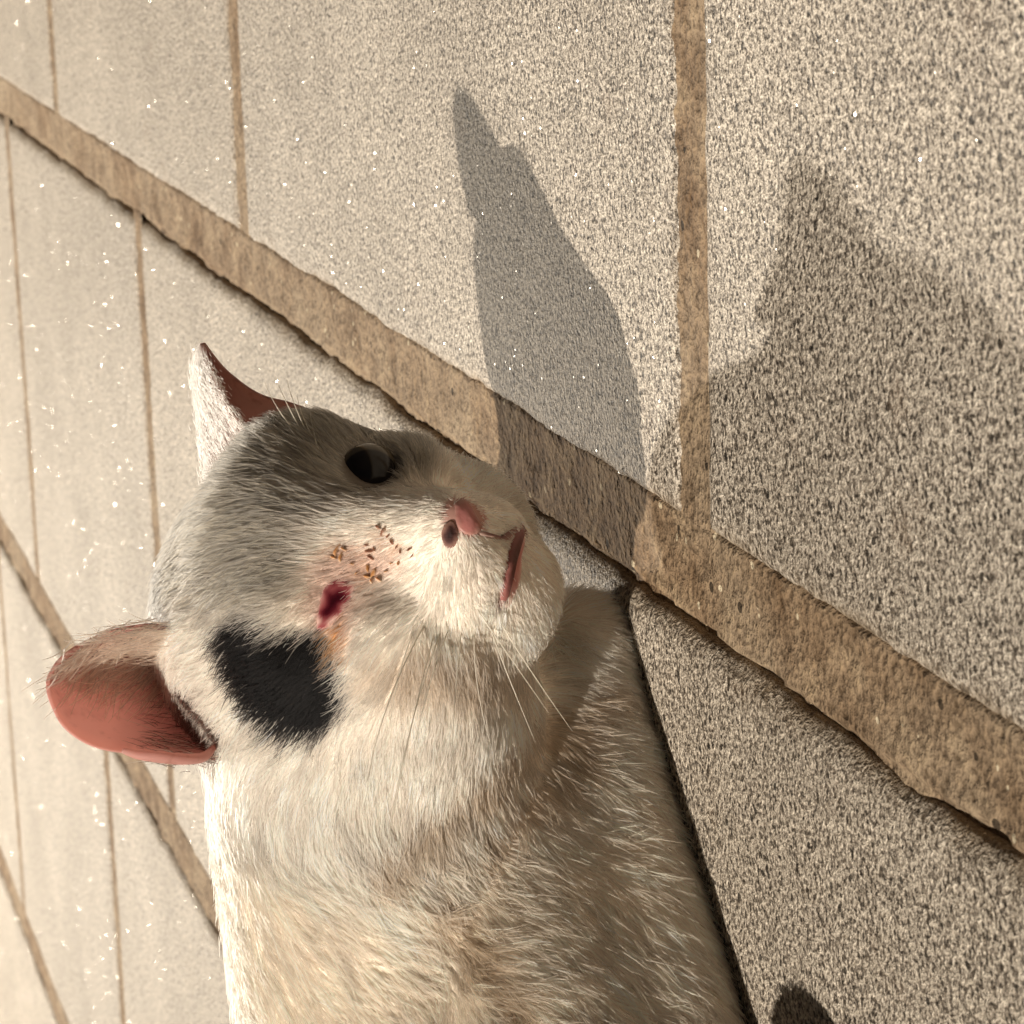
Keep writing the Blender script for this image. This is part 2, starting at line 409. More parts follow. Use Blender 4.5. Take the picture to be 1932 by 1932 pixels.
def axis_steps(lo, hi, fa, fb, fine, coarse):
    a = np.arange(fa, fb, fine)
    l = [fa]; st = fine
    while l[-1] > lo: st = min(st * 1.12, coarse); l.append(l[-1] - st)
    r = [a[-1]]; st = fine
    while r[-1] < hi: st = min(st * 1.12, coarse); r.append(r[-1] + st)
    return np.concatenate([l[:0:-1], a, r[1:]])

def surface_nets(X, Y, Z, D):
    nx, ny, nz = D.shape
    ins = D < 0
    c = np.zeros((nx - 1, ny - 1, nz - 1), np.int8)
    for i in (0, 1):
        for j in (0, 1):
            for k in (0, 1):
                c += ins[i:nx - 1 + i, j:ny - 1 + j, k:nz - 1 + k]
    act = (c > 0) & (c < 8)
    I, J, K = np.nonzero(act)
    acc = np.zeros((len(I), 3)); cnt = np.zeros(len(I))
    G = (X, Y, Z)
    corners = [(a, b, cc) for a in (0, 1) for b in (0, 1) for cc in (0, 1)]
    for p in corners:
        for ax in range(3):
            if p[ax]: continue
            q = list(p); q[ax] = 1
            d0 = D[I + p[0], J + p[1], K + p[2]]; d1 = D[I + q[0], J + q[1], K + q[2]]
            m = (d0 < 0) != (d1 < 0)
            t = np.where(m, d0 / np.where(m, d0 - d1, 1), 0)
            pt = [X[I + p[0]], Y[J + p[1]], Z[K + p[2]]]
            g = G[ax]; ii = (I, J, K)[ax]
            pt[ax] = g[ii] + t * (g[ii + 1] - g[ii])
            acc += np.where(m[:, None], np.stack(pt, -1), 0); cnt += m
    V = acc / cnt[:, None]
    ids = -np.ones(act.shape, np.int64); ids[I, J, K] = np.arange(len(I))
    F = []
    for ax in range(3):
        b, cax = [(1, 2), (2, 0), (0, 1)][ax]
        sl0 = [slice(None)] * 3; sl1 = [slice(None)] * 3
        sl0[ax] = slice(0, -1); sl1[ax] = slice(1, None)
        chg = ins[tuple(sl0)] != ins[tuple(sl1)]
        E = np.array(np.nonzero(chg)).T
        E = E[(E[:, b] > 0) & (E[:, cax] > 0) & (E[:, b] < D.shape[b] - 1) & (E[:, cax] < D.shape[cax] - 1)]
        def cell(db, dc):
            q = E.copy(); q[:, b] -= db; q[:, cax] -= dc
            return ids[q[:, 0], q[:, 1], q[:, 2]]
        quad = np.stack([cell(1, 1), cell(0, 1), cell(0, 0), cell(1, 0)], -1)
        flip = ~ins[E[:, 0], E[:, 1], E[:, 2]]
        quad[flip] = quad[flip][:, ::-1]
        F.append(quad)
    return V, np.concatenate(F)

GX = axis_steps(-36, 7, -9.5, 5.0, 0.12, 0.42)
GY = axis_steps(54, 92, 67.5, 79.5, 0.12, 0.42)
GZ = axis_steps(-0.4, 17, 1.0, 12.5, 0.12, 0.3)
def full_sdf(P):
    P = P.astype(np.float32)
    d = body_sdf(P)
    q = (P - HO.astype(np.float32)) @ HM.astype(np.float32) / np.float32(HS)
    near = (np.abs(q) < 8.0).all(-1)
    dh = np.full(d.shape, 9.0, np.float32)
    dh[near] = head_sdf(q[near]) * HS
    d = smin(d, dh, 1.2)
    return smax(d, 0.03 - P[..., 2], 0.25)
D = np.empty((len(GX), len(GY), len(GZ)), np.float32)
gy, gz = np.meshgrid(GY, GZ, indexing='ij')
for i0 in range(0, len(GX), 12):
    xs = GX[i0:i0 + 12]
    P = np.empty((len(xs), len(GY), len(GZ), 3), np.float32)
    P[..., 0] = xs[:, None, None]; P[..., 1] = gy; P[..., 2] = gz
    D[i0:i0 + 12] = full_sdf(P)
CV, CF = surface_nets(GX, GY, GZ, D)
print('cat mesh', CV.shape, CF.shape)
def sdf_normal(P):
    e = 0.06; g = []
    for k in range(3):
        dv = np.zeros(3); dv[k] = e
        g.append(full_sdf(P + dv) - full_sdf(P - dv))
    g = np.stack(g, -1).astype(float); return g / (np.linalg.norm(g, axis=-1, keepdims=True) + 1e-9)
def hit(u, v, t0=55.0, t1=110.0):
    """first point of the cat seen at (u, v)"""
    d = ray(u, v); d = d / np.linalg.norm(d); t = t0
    for _ in range(300):
        s = float(full_sdf((CAM + d * t)[None])[0])
        if s < 0.01: return CAM + d * t
        t += s * 0.6
        if t > t1: return None
    return CAM + d * t
# ------------------------------------------------------------------ colours of the coat
def inside(poly, uv, feather):
    """signed soft membership of image-independent outlines traced once on the coat"""
    poly = np.asarray(poly, float); x, y = uv[:, 0], uv[:, 1]
    ins = np.zeros(len(uv), bool); dist = np.full(len(uv), 1e9)
    for a, b in zip(poly, np.roll(poly, -1, 0)):
        cond = ((a[1] > y) != (b[1] > y)) & (x < (b[0] - a[0]) * (y - a[1]) / (b[1] - a[1] + 1e-12) + a[0])
        ins ^= cond
        ab = b - a; t = np.clip(((uv - a) @ ab) / (ab @ ab), 0, 1)
        dist = np.minimum(dist, np.linalg.norm(uv - a - t[:, None] * ab, axis=1))
    sd = np.where(ins, -dist, dist)
    return np.clip(0.5 - sd / (2 * feather), 0, 1)

BLACK_PATCH = [(420, 1170), (470, 1155), (520, 1180), (570, 1195), (606, 1192), (636, 1225), (662, 1268), (665, 1320), (635, 1365), (600, 1385), (540, 1378), (480, 1325), (432, 1255)]
GREY_CAP = [(535, 745), (620, 752), (720, 755), (800, 800), (850, 850), (800, 905), (745, 925), (690, 945), (640, 935), (622, 960), (560, 1005), (588, 1060), (556, 1100), (500, 1140), (430, 1150), (365, 1135), (300, 1120), (290, 1020), (330, 930), (395, 850), (470, 800)]
EAR_DARK = [(325, 1275), (365, 1290), (405, 1340), (422, 1400), (395, 1418), (355, 1385), (318, 1335)]
ORANGE = [(618, 1188), (640, 1175), (655, 1200), (650, 1235), (630, 1225)]
PINK = [(640, 1030), (700, 1020), (760, 1040), (745, 1085), (690, 1130), (660, 1200), (600, 1195), (575, 1140), (600, 1075)]
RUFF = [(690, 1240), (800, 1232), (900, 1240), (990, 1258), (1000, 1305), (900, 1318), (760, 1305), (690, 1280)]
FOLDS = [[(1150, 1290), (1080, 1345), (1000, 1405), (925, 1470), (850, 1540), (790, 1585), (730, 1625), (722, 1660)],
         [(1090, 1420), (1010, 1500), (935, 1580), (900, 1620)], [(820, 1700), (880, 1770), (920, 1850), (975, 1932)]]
SOOT = [(700, 1120), (740, 1110), (770, 1135), (740, 1165), (700, 1155)]

def anchor(u, v):
    h = hit(u, v); return h if h is not None else at_y(u, v, 72)
A_BLACK, A_CAP, A_EYE = anchor(545, 1270), anchor(520, 960), anchor(632, 1132)

def coat(P, Nn, jitter):
    uv = proj(P) + jitter + 13 * np.stack([vnoise(P, 1.5, 41), vnoise(P, 1.5, 43)], 1) + 7 * np.stack([vnoise(P, 4.5, 45), vnoise(P, 4.5, 46)], 1)
    front = np.clip(((CAM - P) / np.linalg.norm(CAM - P, axis=1, keepdims=True) * Nn).sum(1) * 4 + 1.6, 0, 1)
    q = to_head(P)
    near = lambda A, r: np.clip((r - np.linalg.norm(P - A, axis=1)) / 0.6, 0, 1) * front
    hd = np.clip((9.0 - np.linalg.norm(q - np.array([0, 0.5, 0]), axis=1)) / 2.5, 0, 1)
    n1 = vnoise(P, 0.7, 51)[:, None]; n2 = vnoise(P, 2.2, 52)[:, None]
    white = np.array([0.97, 0.865, 0.745]); cream = np.array([0.96, 0.825, 0.67])
    c = cream + (white - cream) * np.clip(hd + 0.15 + 0.10 * n1[:, 0], 0, 1)[:, None]
    c = c * (1 + 0.06 * n2)
    def put(c, m, col): return c + (np.asarray(col) - c) * m[:, None]
    # grey cap with fine darker streaks running back from the eyes
    m = inside(GREY_CAP, uv, 26) * near(A_CAP, 7.5)
    ang = np.arctan2(q[:, 0], q[:, 2] + 4.0); st = vnoise(np.stack([ang * 26, q[:, 1] * 0.8, q[:, 2] * 0.7], 1), 1.0, 53)
    band = np.clip(vnoise(np.stack([q[:, 2] * 1.25 + 0.4 * np.abs(q[:, 0]), q[:, 0] * 0.35, ang], 1), 1.0, 54), -1, 1)
    g = 0.26 * (1 + 0.95 * st + 0.6 * band)
    gcol = np.stack([g * 1.06, g * 0.97, g * 0.83], 1)
    c = c + (gcol - c) * (m * np.clip(0.86 + 0.35 * st, 0, 1))[:, None]
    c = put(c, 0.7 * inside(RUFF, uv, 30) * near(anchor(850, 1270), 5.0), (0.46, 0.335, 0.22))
    for line_ in FOLDS:  # brown tufts along the folds, with the crease shade painted into the coat
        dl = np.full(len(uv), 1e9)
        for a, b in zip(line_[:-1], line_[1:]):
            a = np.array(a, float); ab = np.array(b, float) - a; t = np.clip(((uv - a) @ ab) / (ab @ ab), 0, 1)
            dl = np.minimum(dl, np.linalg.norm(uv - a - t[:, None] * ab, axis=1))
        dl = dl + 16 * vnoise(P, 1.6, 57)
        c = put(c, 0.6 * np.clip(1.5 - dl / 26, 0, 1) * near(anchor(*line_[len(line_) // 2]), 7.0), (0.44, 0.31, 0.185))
    c = put(c, 0.45 * inside(SOOT, uv, 22) * near(A_EYE, 4), (0.33, 0.29, 0.25))
    c = put(c, 0.8 * inside(PINK, uv, 22) * near(A_EYE, 3.2), (0.72, 0.50, 0.41))
    for cu_, cv_, cr_ in ((640, 1045, 17), (697, 1042, 15), (702, 1084, 19), (728, 1010, 13), (752, 1034, 12)):
        c = put(c, 0.55 * np.clip(1.5 - np.hypot(uv[:, 0] - cu_, uv[:, 1] - cv_) / cr_, 0, 1) * near(A_EYE, 4.0), (0.50, 0.25, 0.12))
    c = put(c, inside(ORANGE, uv, 9) * near(A_EYE, 3.0), (0.60, 0.27, 0.09))
    c = put(c, inside(BLACK_PATCH, uv, 10) * near(A_BLACK, 4.2), (0.009, 0.008, 0.008))
    c = put(c, 0.9 * inside(EAR_DARK, uv, 12) * near(anchor(370, 1345), 3.5), (0.06, 0.04, 0.033))
    c = put(c, np.clip(1.4 - np.hypot(uv[:, 0] - 312, uv[:, 1] - 1158) / 14, 0, 1) * near(anchor(330, 1158), 3.0), (0.03, 0.026, 0.022))
    return np.clip(c, 0.005, 1)

def seg_d(q, a, b):
    ab = b - a; t = np.clip((q - a) @ ab / (ab @ ab), 0, 1)
    return np.linalg.norm(q - a - t[:, None] * ab, axis=1)

MOUTH_W = anchor(984, 996); CORNER_W = anchor(948, 1140)
EYE_LW, EYE_RW, NOSE_W = to_world(EYE_L), hit(632, 1140), to_world(NOSE)
def eye_ellipse(uv, cx, cyy, a, b, ang):
    x, y = uv[:, 0] - cx, uv[:, 1] - cyy; c, s = math.cos(ang), math.sin(ang)
    return np.hypot((x * c + y * s) / a, (-x * s + y * c) / b)

def bare(P):
    """0 where the skin is naked (eyes, nose, lips), 1 in full coat"""
    uv = proj(P); q = to_head(P); fr = q[:, 1] > 0.5
    k = np.ones(len(P))
    nl = np.linalg.norm(P - EYE_LW, axis=1) < 2.0
    k = np.where(nl & fr, np.clip((eye_ellipse(uv, 702, 882, 52, 40, 0.1) - 1.0) / 0.35, 0, 1), k)
    nr = np.linalg.norm(P - EYE_RW, axis=1) < 2.5
    k = np.where(nr & fr, np.minimum(k, np.clip((eye_ellipse(uv, 631, 1138, 46, 18, math.radians(124)) - 0.8) / 0.3, 0, 1)), k)
    nn = np.linalg.norm(P - NOSE_W, axis=1) < 2.2
    k = np.where(nn & fr, np.minimum(k, np.clip((eye_ellipse(uv, 878, 976, 36, 26, 0.6) - 0.85) / 0.3, 0, 1)), k)
    dm = seg_d(P, MOUTH_W, CORNER_W)
    k = np.minimum(k, np.clip((dm - 0.07) / 0.10, 0, 1))
    return k

# ------------------------------------------------------------------ skin and its colour
def attr_mat(name, rough, sss=0.0, spec=0.3):
    m, nt, out = mat_new(name)
    at = nt.nodes.new('ShaderNodeAttribute'); at.attribute_name = 'tint'
    b = N(nt, 'ShaderNodeBsdfPrincipled', Roughness=rough); b.inputs['Specular IOR Level'].default_value = spec
    nt.links.new(at.outputs['Color'], b.inputs['Base Color'])
    if sss:
        b.inputs['Subsurface Weight'].default_value = sss; b.inputs['Subsurface Scale'].default_value = 0.003
        b.inputs['Subsurface Radius'].default_value = (1.0, 0.45, 0.3)
    nt.links.new(b.outputs[0], out.inputs['Surface'])
    return m
def set_tint(o, C):
    a = o.data.attributes.new('tint', 'FLOAT_COLOR', 'POINT')
    a.data.foreach_set('color', np.concatenate([C, np.ones((len(C), 1))], 1).astype(np.float32).ravel())

M_SKIN = attr_mat('skin', 0.75)
cat = link_mesh('cat', CV, CF, M_SKIN)
cat['label'] = 'white, grey and black cat with one injured eye lying on stone paving'
cat['category'] = 'cat'
NV = np.zeros((len(CV), 3)); cat.data.vertices.foreach_get('normal', flat := np.zeros(len(CV) * 3)); NV = flat.reshape(-1, 3)
if (NV * sdf_normal(CV[:2000].repeat(1, 0)).mean(0)).size and ((NV[:2000] * sdf_normal(CV[:2000])).sum(1).mean() < 0):
    cat.data.flip_normals(); NV = -NV
SK = coat(CV, NV, 0.0)
bk = bare(CV)
dEL = np.linalg.norm(CV - EYE_LW, axis=1); uvS = proj(CV)
pinkish = np.array([0.42, 0.16, 0.13])
dm = seg_d(CV, MOUTH_W, CORNER_W)
lid = (dEL < 2.0) * np.clip((1.22 - eye_ellipse(uvS, 702, 882, 52, 40, 0.1)) / 0.25, 0, 1)
SK = SK * (1 - lid[:, None]) + lid[:, None] * np.array([0.17, 0.14, 0.11])
lipm = np.clip((0.30 - dm) / 0.15, 0, 1)
SK = SK * (1 - lipm[:, None]) + lipm[:, None] * np.array([0.16, 0.035, 0.03])
er = (np.linalg.norm(CV - EYE_RW, axis=1) < 2.5) * np.clip((1.25 - eye_ellipse(uvS, 631, 1138, 46, 22, math.radians(124))) / 0.3, 0, 1)
SK = SK * (1 - er[:, None]) + er[:, None] * pinkish
ns_ = (np.linalg.norm(CV - NOSE_W, axis=1) < 2.2) * np.clip((1.25 - eye_ellipse(uvS, 876, 976, 44, 34, 0.5)) / 0.3, 0, 1)
SK = SK * (1 - ns_[:, None]) + ns_[:, None] * np.array([0.55, 0.30, 0.25])
set_tint(cat, SK)

def simple(name, col, rough=0.4, spec=0.5, noise=None, trans=0.0, sss=0.0, bump=0.0):
    m, nt, out = mat_new(name)
    b = N(nt, 'ShaderNodeBsdfPrincipled', Roughness=rough); b.inputs['Specular IOR Level'].default_value = spec
    geo = nt.nodes.new('ShaderNodeNewGeometry')
    if noise:
        n = N(nt, 'ShaderNodeTexNoise', Scale=noise[0], Detail=4.0); nt.links.new(geo.outputs['Position'], n.inputs['Vector'])
        r = ramp(nt, n.outputs['Fac'], [(0.3, col), (0.7, noise[1])]); csock = r.outputs[0]
        nt.links.new(csock, b.inputs['Base Color'])
        if bump:
            bp = N(nt, 'ShaderNodeBump', Strength=bump, Distance=0.001); nt.links.new(n.outputs['Fac'], bp.inputs['Height']); nt.links.new(bp.outputs[0], b.inputs['Normal'])
    else:
        b.inputs['Base Color'].default_value = (*col, 1)
    if sss:
        b.inputs['Subsurface Weight'].default_value = sss; b.inputs['Subsurface Scale'].default_value = 0.002
    sh = b.outputs[0]
    if trans:
        t = nt.nodes.new('ShaderNodeBsdfTranslucent')
        if noise: nt.links.new(csock, t.inputs['Color'])
        else: t.inputs['Color'].default_value = (*col, 1)
        ms = nt.nodes.new('ShaderNodeMixShader'); ms.inputs[0].default_value = trans
        nt.links.new(sh, ms.inputs[1]); nt.links.new(t.outputs[0], ms.inputs[2]); sh = ms.outputs[0]
    nt.links.new(sh, out.inputs['Surface'])
    return m

# ------------------------------------------------------------------ ears
def spline(pts, n):
    pts = np.asarray(pts, float); k = len(pts)
    t = np.linspace(0, k - 1, n); i = np.clip(t.astype(int), 0, k - 2); f = (t - i)[:, None]
    p = lambda j: pts[np.clip(j, 0, k - 1)]
    a, b, c, d = p(i - 1), p(i), p(i + 1), p(i + 2)
    return 0.5 * (2 * b + (c - a) * f + (2 * a - 5 * b + 4 * c - d) * f ** 2 + (3 * b - 3 * c + d - a) * f ** 3)

def ear_sheet(lm, bk_, mm, nb=26, na=26, wob=0.03, seed=0):
    """cupped ear: a margin, the back of the cup, the other margin; rows run from base to tip"""
    Ls, Bs, Ms = [spline([head_at(*p) for p in r], nb) for r in (lm, bk_, mm)]
    a = np.linspace(0, 1, na)[None, :, None]
    G = (1 - a) ** 2 * Ls[:, None] + 2 * a * (1 - a) * (2 * Bs - 0.5 * (Ls + Ms))[:, None] + a ** 2 * Ms[:, None]
    W = to_world(G.reshape(-1, 3))
    W = W + np.stack([vnoise(W, 1.3, 61 + seed), vnoise(W, 1.3, 62 + seed), vnoise(W, 1.3, 63 + seed)], 1) * wob
    idx = np.arange(nb * na).reshape(nb, na)
    F = np.stack([idx[:-1, :-1], idx[1:, :-1], idx[1:, 1:], idx[:-1, 1:]], -1).reshape(-1, 4)
    return W, F, G

def ear_object(W, F, mat, thick, depth=2.2):
    o = link_mesh('ear', W, F, mat, cat)
    i = np.arange(len(W)); b = (i // 26) / 25.0; a = (i % 26) / 25.0
    rim = np.clip(np.maximum(np.maximum(b - 0.9, 0) * 10, np.maximum(np.abs(a - 0.5) - 0.42, 0) * 12), 0, 1)
    C = np.ones((len(W), 3))
    def put(m, c): C[:] = C + (np.asarray(c) - C) * np.clip(m, 0, 1)[:, None]
    put(np.clip((a - 0.55) * 3.0, 0, 1) * 0.9, (0.70, 0.74, 0.72))                       # tawny upper half
    put(np.clip(0.45 - b, 0, 1) * depth, (0.42, 0.30, 0.29))                               # shade in the depth of the cup, painted into the tint
    vn = vnoise(np.stack([a * 9 + 2.5 * b, b * 2.2, a * 0], 1), 1.0, 77); put(np.clip(1 - np.abs(vn) * 9, 0, 1) * 0.35 * (b < 0.9), (0.62, 0.42, 0.42))   # veins
    put(rim * 0.8, (1.12, 1.10, 1.08))
    set_tint(o, C)
    s = o.modifiers.new('thickness', 'SOLIDIFY'); s.thickness = thick * CM; s.offset = 0
    sb = o.modifiers.new('round', 'SUBSURF'); sb.levels = 1; sb.render_levels = 1
    return o

def ear_material(name, inner, outer, trans):
    m, nt, out = mat_new(name)
    geo = nt.nodes.new('ShaderNodeNewGeometry')
    n = N(nt, 'ShaderNodeTexNoise', Scale=260.0, Detail=4.0); nt.links.new(geo.outputs['Position'], n.inputs['Vector'])
    n2 = N(nt, 'ShaderNodeTexNoise', Scale=70.0, Detail=3.0); nt.links.new(geo.outputs['Position'], n2.inputs['Vector'])
    c = mix(nt, n2.outputs['Fac'], tuple(inner), tuple(outer))
    sp = ramp(nt, n.outputs['Fac'], [(0.30, (0.62, 0.55, 0.5)), (0.42, (1, 1, 1))])
    c = mix(nt, 1.0, c, sp.outputs[0], 'MULTIPLY')
    at = nt.nodes.new('ShaderNodeAttribute'); at.attribute_name = 'tint'
    c = mix(nt, 1.0, c, at.outputs['Color'], 'MULTIPLY')
    b = N(nt, 'ShaderNodeBsdfPrincipled', Roughness=0.55); b.inputs['Specular IOR Level'].default_value = 0.3
    nt.links.new(c, b.inputs['Base Color'])
    bp = N(nt, 'ShaderNodeBump', Strength=0.25, Distance=0.0006); nt.links.new(n.outputs['Fac'], bp.inputs['Height']); nt.links.new(bp.outputs[0], b.inputs['Normal'])
    t = nt.nodes.new('ShaderNodeBsdfTranslucent'); nt.links.new(mix(nt, 1.0, (0.90, 0.56, 0.50), at.outputs['Color'], 'MULTIPLY'), t.inputs['Color'])
    ms = nt.nodes.new('ShaderNodeMixShader'); ms.inputs[0].default_value = trans
    nt.links.new(b.outputs[0], ms.inputs[1]); nt.links.new(t.outputs[0], ms.inputs[2]); nt.links.new(ms.outputs[0], out.inputs['Surface'])
    return m
M_EAR_R = ear_material('pink_ear_skin', (0.74, 0.47, 0.42), (0.64, 0.35, 0.31), 0.52)
M_EAR_L = ear_material('pale_ear_skin', (0.58, 0.42, 0.37), (0.42, 0.28, 0.25), 0.35)

earR_rows = dict(
    lm=[(420, 1430, -2.2), (330, 1440, -2.0), (255, 1425, -1.9), (180, 1410, -1.7), (122, 1372, -1.6), (96, 1325, -1.55), (90, 1293, -1.5)],
    bk_=[(470, 1300, -3.6), (340, 1300, -3.6), (260, 1302, -3.3), (190, 1300, -2.8), (130, 1298, -2.2), (100, 1295, -1.75), (90, 1292, -1.52)],
    mm=[(370, 1180, -0.6), (290, 1178, -0.7), (215, 1187, -0.9), (155, 1212, -1.1), (112, 1245, -1.3), (94, 1272, -1.45), (90, 1291, -1.5)])
WR, FR, GR = ear_sheet(**earR_rows, seed=3)
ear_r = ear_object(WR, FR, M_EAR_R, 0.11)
ear_r['label'] = 'wide pink ear lit through from behind'
earL_rows = dict(
    lm=[(640, 800, -0.2), (560, 762, -0.6), (490, 742, -0.9), (430, 702, -1.2), (385, 644, -1.4)],
    bk_=[(405, 920, -3.6), (389, 830, -3.4), (380, 760, -3.0), (379, 705, -2.4), (381, 646, -1.5)],
    mm=[(520, 865, 0.6), (475, 815, 0.8), (436, 768, 0.4), (404, 712, -0.3), (383, 648, -1.3)])
WL, FL, GL = ear_sheet(**earL_rows, seed=5, wob=0.06)
ear_l = ear_object(WL, FL, M_EAR_L, 0.10, 0.3)
ear_l['label'] = 'narrow upright ear seen edge on'

# small double fold at the outer foot of the wide ear
def tube(path, radii, sides=8):
    path = np.asarray(path, float); n = len(path)
    T = np.gradient(path, axis=0); T /= np.linalg.norm(T, axis=1, keepdims=True) + 1e-9
    ref = np.array([0.3, 0.2, 0.93]); A = np.cross(T, ref); A /= np.linalg.norm(A, axis=1, keepdims=True) + 1e-9; B = np.cross(T, A)
    th = np.arange(sides) * 2 * np.pi / sides
    V = path[:, None] + (np.cos(th)[None, :, None] * A[:, None] + np.sin(th)[None, :, None] * B[:, None]) * np.asarray(radii, float)[:, None, None]
    idx = np.arange(n * sides).reshape(n, sides); r = np.roll(idx, -1, 1)
    F = np.stack([idx[:-1], r[:-1], r[1:], idx[1:]], -1).reshape(-1, 4).tolist()
    F.append(idx[0][::-1].tolist()); F.append(idx[-1].tolist())
    return V.reshape(-1, 3), F
fold = [to_world(head_at(u, v, y)) for u, v, y in ((232, 1416, -1.6), (262, 1424, -1.45), (300, 1428, -1.35), (345, 1432, -1.4), (385, 1428, -1.6), (404, 1408, -1.9))]
V_, F_ = tube(spline(fold, 18), 0.06 + 0.10 * np.sin(np.linspace(0.15, 3.0, 18)), 8)
fo = link_mesh('ear_fold', V_, F_, M_EAR_R, ear_r); set_tint(fo, np.ones((len(V_), 3)))

# ------------------------------------------------------------------ eye, nose, mouth, sores
def uvsphere(c, r, n=28, m=18, squash=None):
    th = np.linspace(0, 2 * np.pi, n, endpoint=False); ph = np.linspace(0, np.pi, m)
    V = np.stack([np.outer(np.sin(ph), np.cos(th)), np.outer(np.sin(ph), np.sin(th)), np.outer(np.cos(ph), np.ones(n))], -1)
    idx = np.arange(n * m).reshape(m, n); q = np.roll(idx, -1, 1)
    F = np.stack([idx[:-1], idx[1:], q[1:], q[:-1]], -1).reshape(-1, 4)
    return V.reshape(-1, 3) * r, F

def eye_material():
    m, nt, out = mat_new('dark_eye')
    tc = nt.nodes.new('ShaderNodeTexCoord')
    sp = nt.nodes.new('ShaderNodeSeparateXYZ'); nt.links.new(tc.outputs['Object'], sp.inputs[0])
    r = ramp(nt, sp.outputs[2], [(0.0, (0.12, 0.095, 0.06)), (0.36, (0.10, 0.08, 0.055)), (0.46, (0.024, 0.021, 0.020)), (1.0, (0.020, 0.018, 0.018))])
    sc = nt.nodes.new('ShaderNodeMath'); sc.operation = 'MULTIPLY'; sc.inputs[1].default_value = 100.0 / 0.80; nt.links.new(sp.outputs[2], sc.inputs[0]); nt.links.new(sc.outputs[0], r.inputs[0])
    b = N(nt, 'ShaderNodeBsdfPrincipled', Roughness=0.06); b.inputs['Specular IOR Level'].default_value = 0.35
    nt.links.new(r.outputs[0], b.inputs['Base Color']); nt.links.new(b.outputs[0], out.inputs['Surface'])
    return m
EC = to_world(EYE_L + np.array([-0.02, -0.36, 0.0]))
Vs, Fs = uvsphere(None, 0.80)
eyeball = link_mesh('eyeball', Vs, Fs, eye_material(), cat)
gaze = (CAM - EC) / np.linalg.norm(CAM - EC) * 1.0 + np.array([-0.24, 0, -0.03])
eyeball.location = Vector(EC * CM); eyeball.rotation_euler = Vector(gaze).to_track_quat('Z', 'Y').to_euler()

def snap_patch(name, outline, cols, lift, bulge, rings=6, parent=None, rough=0.0, seed=0, centre=None, mat=None):
    """soft tissue lying on the surface inside an outline; cols runs from the middle to the rim"""
    outline = np.asarray(outline, float); c = outline.mean(0) if centre is None else np.asarray(centre, float)
    ol = spline(np.concatenate([outline, outline[:1]]), 4 * len(outline) + 1)[:-1]
    n = len(ol); UVk = [(c[0], c[1], 0.0)]
    for r in range(1, rings + 1):
        k = r / rings
        UVk += [(*(c + (p - c) * k), k) for p in ol]
    UVk = np.array(UVk)
    H = []
    for u, v, k in UVk:
        h = hit(u, v); H.append(h if h is not None else at_y(u, v, NOSE_W[1] + 0.3))
    H = np.array(H); NNp = sdf_normal(H); k = UVk[:, 2]
    wob = vnoise(np.stack([UVk[:, 0] * 0.07, UVk[:, 1] * 0.07, np.full(len(k), seed)], 1), 1.0, 71)
    V = H + NNp * (lift * (1 - k ** 6) + bulge * (1 - k * k) + rough * wob * (1 - k * 0.6) - 0.012 * (k > 0.99))[:, None]
    V = np.concatenate([V, V[-n:] - NNp[-n:] * 0.12])
    kk = np.clip(k + 0.22 * wob, 0, 1); cols = np.asarray(cols, float); st = np.linspace(0, 1, len(cols))
    C = np.stack([np.interp(kk, st, cols[:, i]) for i in range(3)], 1); C = np.concatenate([C, C[-n:]])
    F = [[0, 1 + j, 1 + (j + 1) % n] for j in range(n)]
    for r in range(rings):
        a = 1 + r * n; b = a + n
        F += [[a + j, b + j, b + (j + 1) % n, a + (j + 1) % n] for j in range(n)]
    o = link_mesh(name, V, F, mat or M_TISSUE, parent or cat)
    set_tint(o, C); return o

def tissue(name, rough, spec, sc, bumpd):
    m = attr_mat(name, rough, 0.15, spec); nt = m.node_tree
    b = [n for n in nt.nodes if n.type == 'BSDF_PRINCIPLED'][0]
    geo = nt.nodes.new('ShaderNodeNewGeometry'); n = N(nt, 'ShaderNodeTexNoise', Scale=sc, Detail=3.0); nt.links.new(geo.outputs['Position'], n.inputs['Vector'])
    bp = N(nt, 'ShaderNodeBump', Strength=0.5, Distance=bumpd); nt.links.new(n.outputs['Fac'], bp.inputs['Height']); nt.links.new(bp.outputs[0], b.inputs['Normal'])
    return m
M_TISSUE = tissue('soft_tissue', 0.45, 0.4, 500.0, 0.0006)
M_WET = tissue('wet_tissue', 0.18, 0.6, 350.0, 0.0005)
M_DRY = tissue('dried_crust', 0.7, 0.25, 700.0, 0.0012)
PALE = (0.80, 0.64, 0.54)
nose = snap_patch('nose', [(857, 946), (873, 938), (887, 949), (899, 971), (911, 995), (903, 1008), (888, 1010), (871, 1004), (860, 986)], [(0.56, 0.23, 0.21), (0.50, 0.19, 0.175), (0.42, 0.16, 0.14), (0.42, 0.22, 0.18)], 0.02, 0.035, 6)
snap_patch('nostril', [(838, 990), (852, 980), (863, 994), (866, 1012), (856, 1032), (840, 1032), (832, 1010)], [(0.022, 0.010, 0.009), (0.035, 0.014, 0.012), (0.08, 0.032, 0.027), (0.33, 0.18, 0.14)], 0.03, 0.02, 5, nose, 0.04, 3, mat=M_DRY)
mouth = snap_patch('mouth', [(988, 994), (992, 1014), (985, 1045), (984, 1080), (977, 1111), (962, 1146), (944, 1142), (948, 1108), (958, 1065), (968, 1025), (979, 998)], [(0.50, 0.17, 0.155), (0.55, 0.21, 0.19), (0.66, 0.36, 0.31), (0.78, 0.58, 0.49)], 0.03, 0.05, 6)
